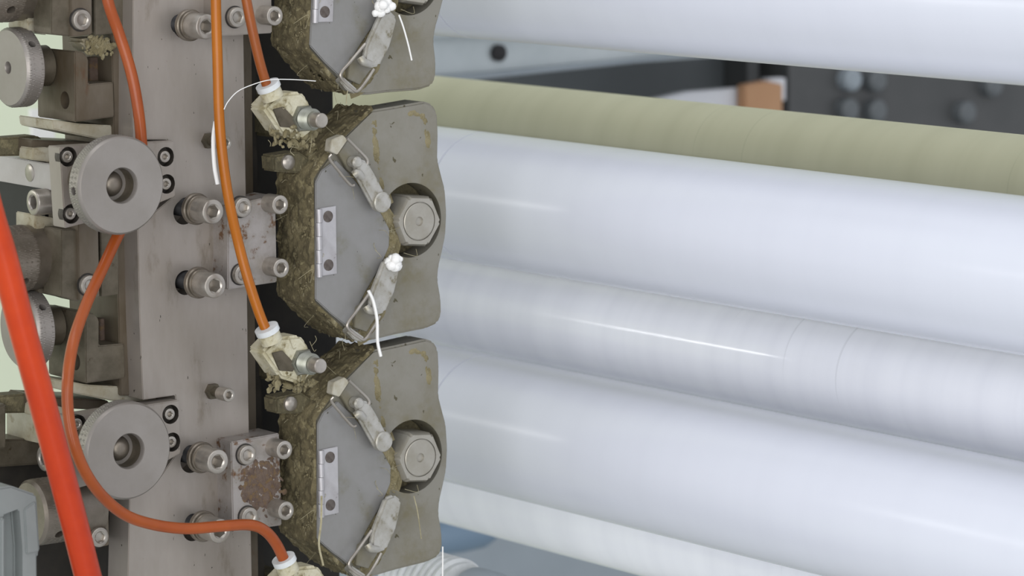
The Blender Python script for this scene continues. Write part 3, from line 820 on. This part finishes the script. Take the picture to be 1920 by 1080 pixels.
# end link with slot hole under the lower clamp bar
t = thing('slotted_link', aX(145, 850, -.01), 'steel link with an oval hole between the red hose and the lower round knob', 'link')
lk = obj('link_body', pX([(130, 778), (152, 774), (158, 905), (152, 914), (140, 910), (132, 890)], -.004, .010, .001), steel_dk, t)
cut(lk, [obj('cutter', lathe([(.0035, -.006), (.0035, .003)], aX(146, 898, -.004), '+X', 24), None)])
# dark cavity backing behind lower left
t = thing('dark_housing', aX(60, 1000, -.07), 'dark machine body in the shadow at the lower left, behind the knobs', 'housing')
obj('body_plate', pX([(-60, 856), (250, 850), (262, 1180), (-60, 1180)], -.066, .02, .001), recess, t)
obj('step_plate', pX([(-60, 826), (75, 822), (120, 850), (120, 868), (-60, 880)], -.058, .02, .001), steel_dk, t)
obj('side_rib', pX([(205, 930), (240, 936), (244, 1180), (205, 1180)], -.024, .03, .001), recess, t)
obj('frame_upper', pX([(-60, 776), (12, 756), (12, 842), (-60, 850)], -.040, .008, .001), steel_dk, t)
# brown side panel between left plates and column
t = tag(obj('stained_plate', pX([(206, -60), (250, -60), (272, 742), (226, 742)], -.0135, .05, .0005), steel_brown), 'brown stained side panel along the left of the column', 'panel')
# crusted gap above the upper bracket
gp = aX(185, 85, -.014)
t = thing('crusted_fitting', gp, 'crusted dirty joint above the upper notched bracket', 'joint')
obj('joint_body', pX([(150, 74), (186, 70), (206, 72), (210, 98), (180, 102), (158, 88)], -.012, .016, .002), cream_steel, t)
crust([aX(random.gauss(182, 12), random.gauss(88, 8), -.0118) for _ in range(160)], grime, t, size=(.0005, .0016), flat=.6)

# ------------------------------------------------------------------ grey plastic clamp at the lower left corner
X = .075
t = thing('grey_clamp', aX(30, 1000, X), 'grey plastic clamp with a recess and hole at the lower left corner', 'clamp')
cl = obj('clamp_body', pX([(-60, 926), (-20, 917), (22, 911), (68, 927), (70, 934), (76, 1034), (70, 1040), (71, 1180), (-60, 1180)], X, .022, .0012), clamp_m, t)
cut(cl, [obj('cutter', pX([(12, 968), (44, 956), (50, 1030), (50, 1180), (12, 1180)], X + .004, .012, .0008), None)])
obj('clamp_lip', pX([(46, 955), (67, 940), (74, 1034), (50, 1040)], X + .0012, .003, .0006), clamp_m, t)
obj('hole_plug', lathe([(.0028, 0), (.0028, .0003), (0, .0003)], aX(34, 984, X - .008), '+X', 20), bore, t, label='dark round hole')
obj('clamp_fin', pX([(0, 974), (9, 970), (9, 1180), (0, 1180)], X + .003, .006, .0008), clamp_m, t)

# ------------------------------------------------------------------ hoses
def hose(pts, r, m, label, nm='air_hose'):
    P = [aX(a, b, x) for a, b, x in pts]
    return tag(obj(nm, tube(P, r, 24, n=12), m), label, 'hose')
hose([(190, -60, .012), (204, 8, .012), (222, 60, .012), (243, 125, .014), (256, 185, .016), (264, 250, .016), (266, 320, .016), (250, 390, .016),
      (222, 440, .018), (194, 500, .024), (162, 570, .036), (138, 640, .048), (127, 710, .055), (128, 775, .058), (140, 835, .060),
      (160, 885, .060), (192, 930, .058), (236, 966, .056), (290, 984, .054), (350, 991, .054), (410, 987, .054), (465, 984, .052), (495, 994, .050), (518, 1020, .048), (538, 1062, .046)],
     .00290, hose_orange, 'orange hose curving behind the upper knob and across the lower column')
hose([(404, -60, .040), (405, 20, .040), (408, 120, .040), (411, 220, .040), (418, 300, .040), (430, 380, .040), (448, 460, .040), (467, 530, .042), (487, 590, .044), (503, 628, .046)],
     .00265, hose_amber, 'amber yellow hose hanging down in front of the column to the middle fitting')
hose([(452, -60, .046), (462, 0, .046), (474, 60, .046), (488, 120, .046), (502, 166, .046)], .00255, hose_rust, 'brown orange hose coming from the top edge to the upper fitting')
hose([(-60, 240, .100), (-18, 400, .100), (6, 480, .100), (40, 610, .100), (78, 750, .100), (113, 880, .100), (142, 990, .100), (170, 1100, .100), (200, 1200, .100)],
     .0066, hose_red, 'thick glossy red orange hose running diagonally at the left edge')

# white tape sliver behind the amber hose and loose threads
tag(obj('white_tube', tube([aX(404, 228, .034), aX(400, 262, .034), aX(402, 310, .034), aX(408, 345, .034)], .0011, 10), fibre_w), 'short white plastic strip behind the amber hose', 'strip')
def thread(pts, r, label, m=fibre_w, x=HX + .012):
    return tag(obj('loose_thread', tube([aX(a, b, x) for a, b in pts], r, 6, n=8), m), label, 'thread', 'loose white threads')
thread([(420, 205), (428, 190), (445, 172), (470, 160), (505, 150), (545, 149), (592, 152)], .00022, 'long thin thread looping from the amber hose over the upper fitting', x=.050)
thread([(748, 28), (756, 50), (765, 82), (772, 113)], .00045, 'short white thread stuck on the top housing')
thread([(691, 545), (700, 565), (707, 600), (708, 640), (714, 668)], .00085, 'thick white thread hanging from the lower latch of the middle housing')
thread([(776, 930), (783, 960), (790, 1010)], .0003, 'thin white thread on the lower housing', m=fibre)
thread([(830, 1025), (830, 1060), (829, 1140)], .0004, 'straight white thread at the right edge of the lower housing')
thread([(603, 930), (602, 980), (598, 1020), (606, 1060)], .0006, 'pale thread hanging along the left side of the lower housing', m=fibre)
thread([(652, 170), (650, 180), (649, 195)], .00025, 'tiny thread in the gap above the middle housing', m=fibre)
# lint tufts
def tuft(px, py, s, label, n=26, x=HX + .010):
    c = aX(px, py, x); bm = bmesh.new()
    for _ in range(n):
        r = bmesh.ops.create_icosphere(bm, subdivisions=2, radius=s * random.uniform(.35, .7))
        o = Vector((random.gauss(0, .3), random.gauss(0, .35), random.gauss(0, .4))) * s
        for v in r['verts']: v.co = c + o + v.co * (1 + .25 * mnoise.noise(v.co * 900))
    return tag(obj('lint_tuft', bm, fibre_w, ang=180), label, 'lint', 'white lint tufts')
tuft(737, 492, .0042, 'white lint tuft on the end of the lower latch of the middle housing')
tuft(722, 12, .0044, 'white lint tuft on the latch of the top housing')
tag(obj('white_sheet', pX([(58, 205), (104, 205), (104, 262), (62, 262)], -.60, .004, .0005), fibre_w), 'small white sheet added for window brightness between the upper notched bracket and the rails', 'sheet')  # added white sheet stands in for a bright bit of window
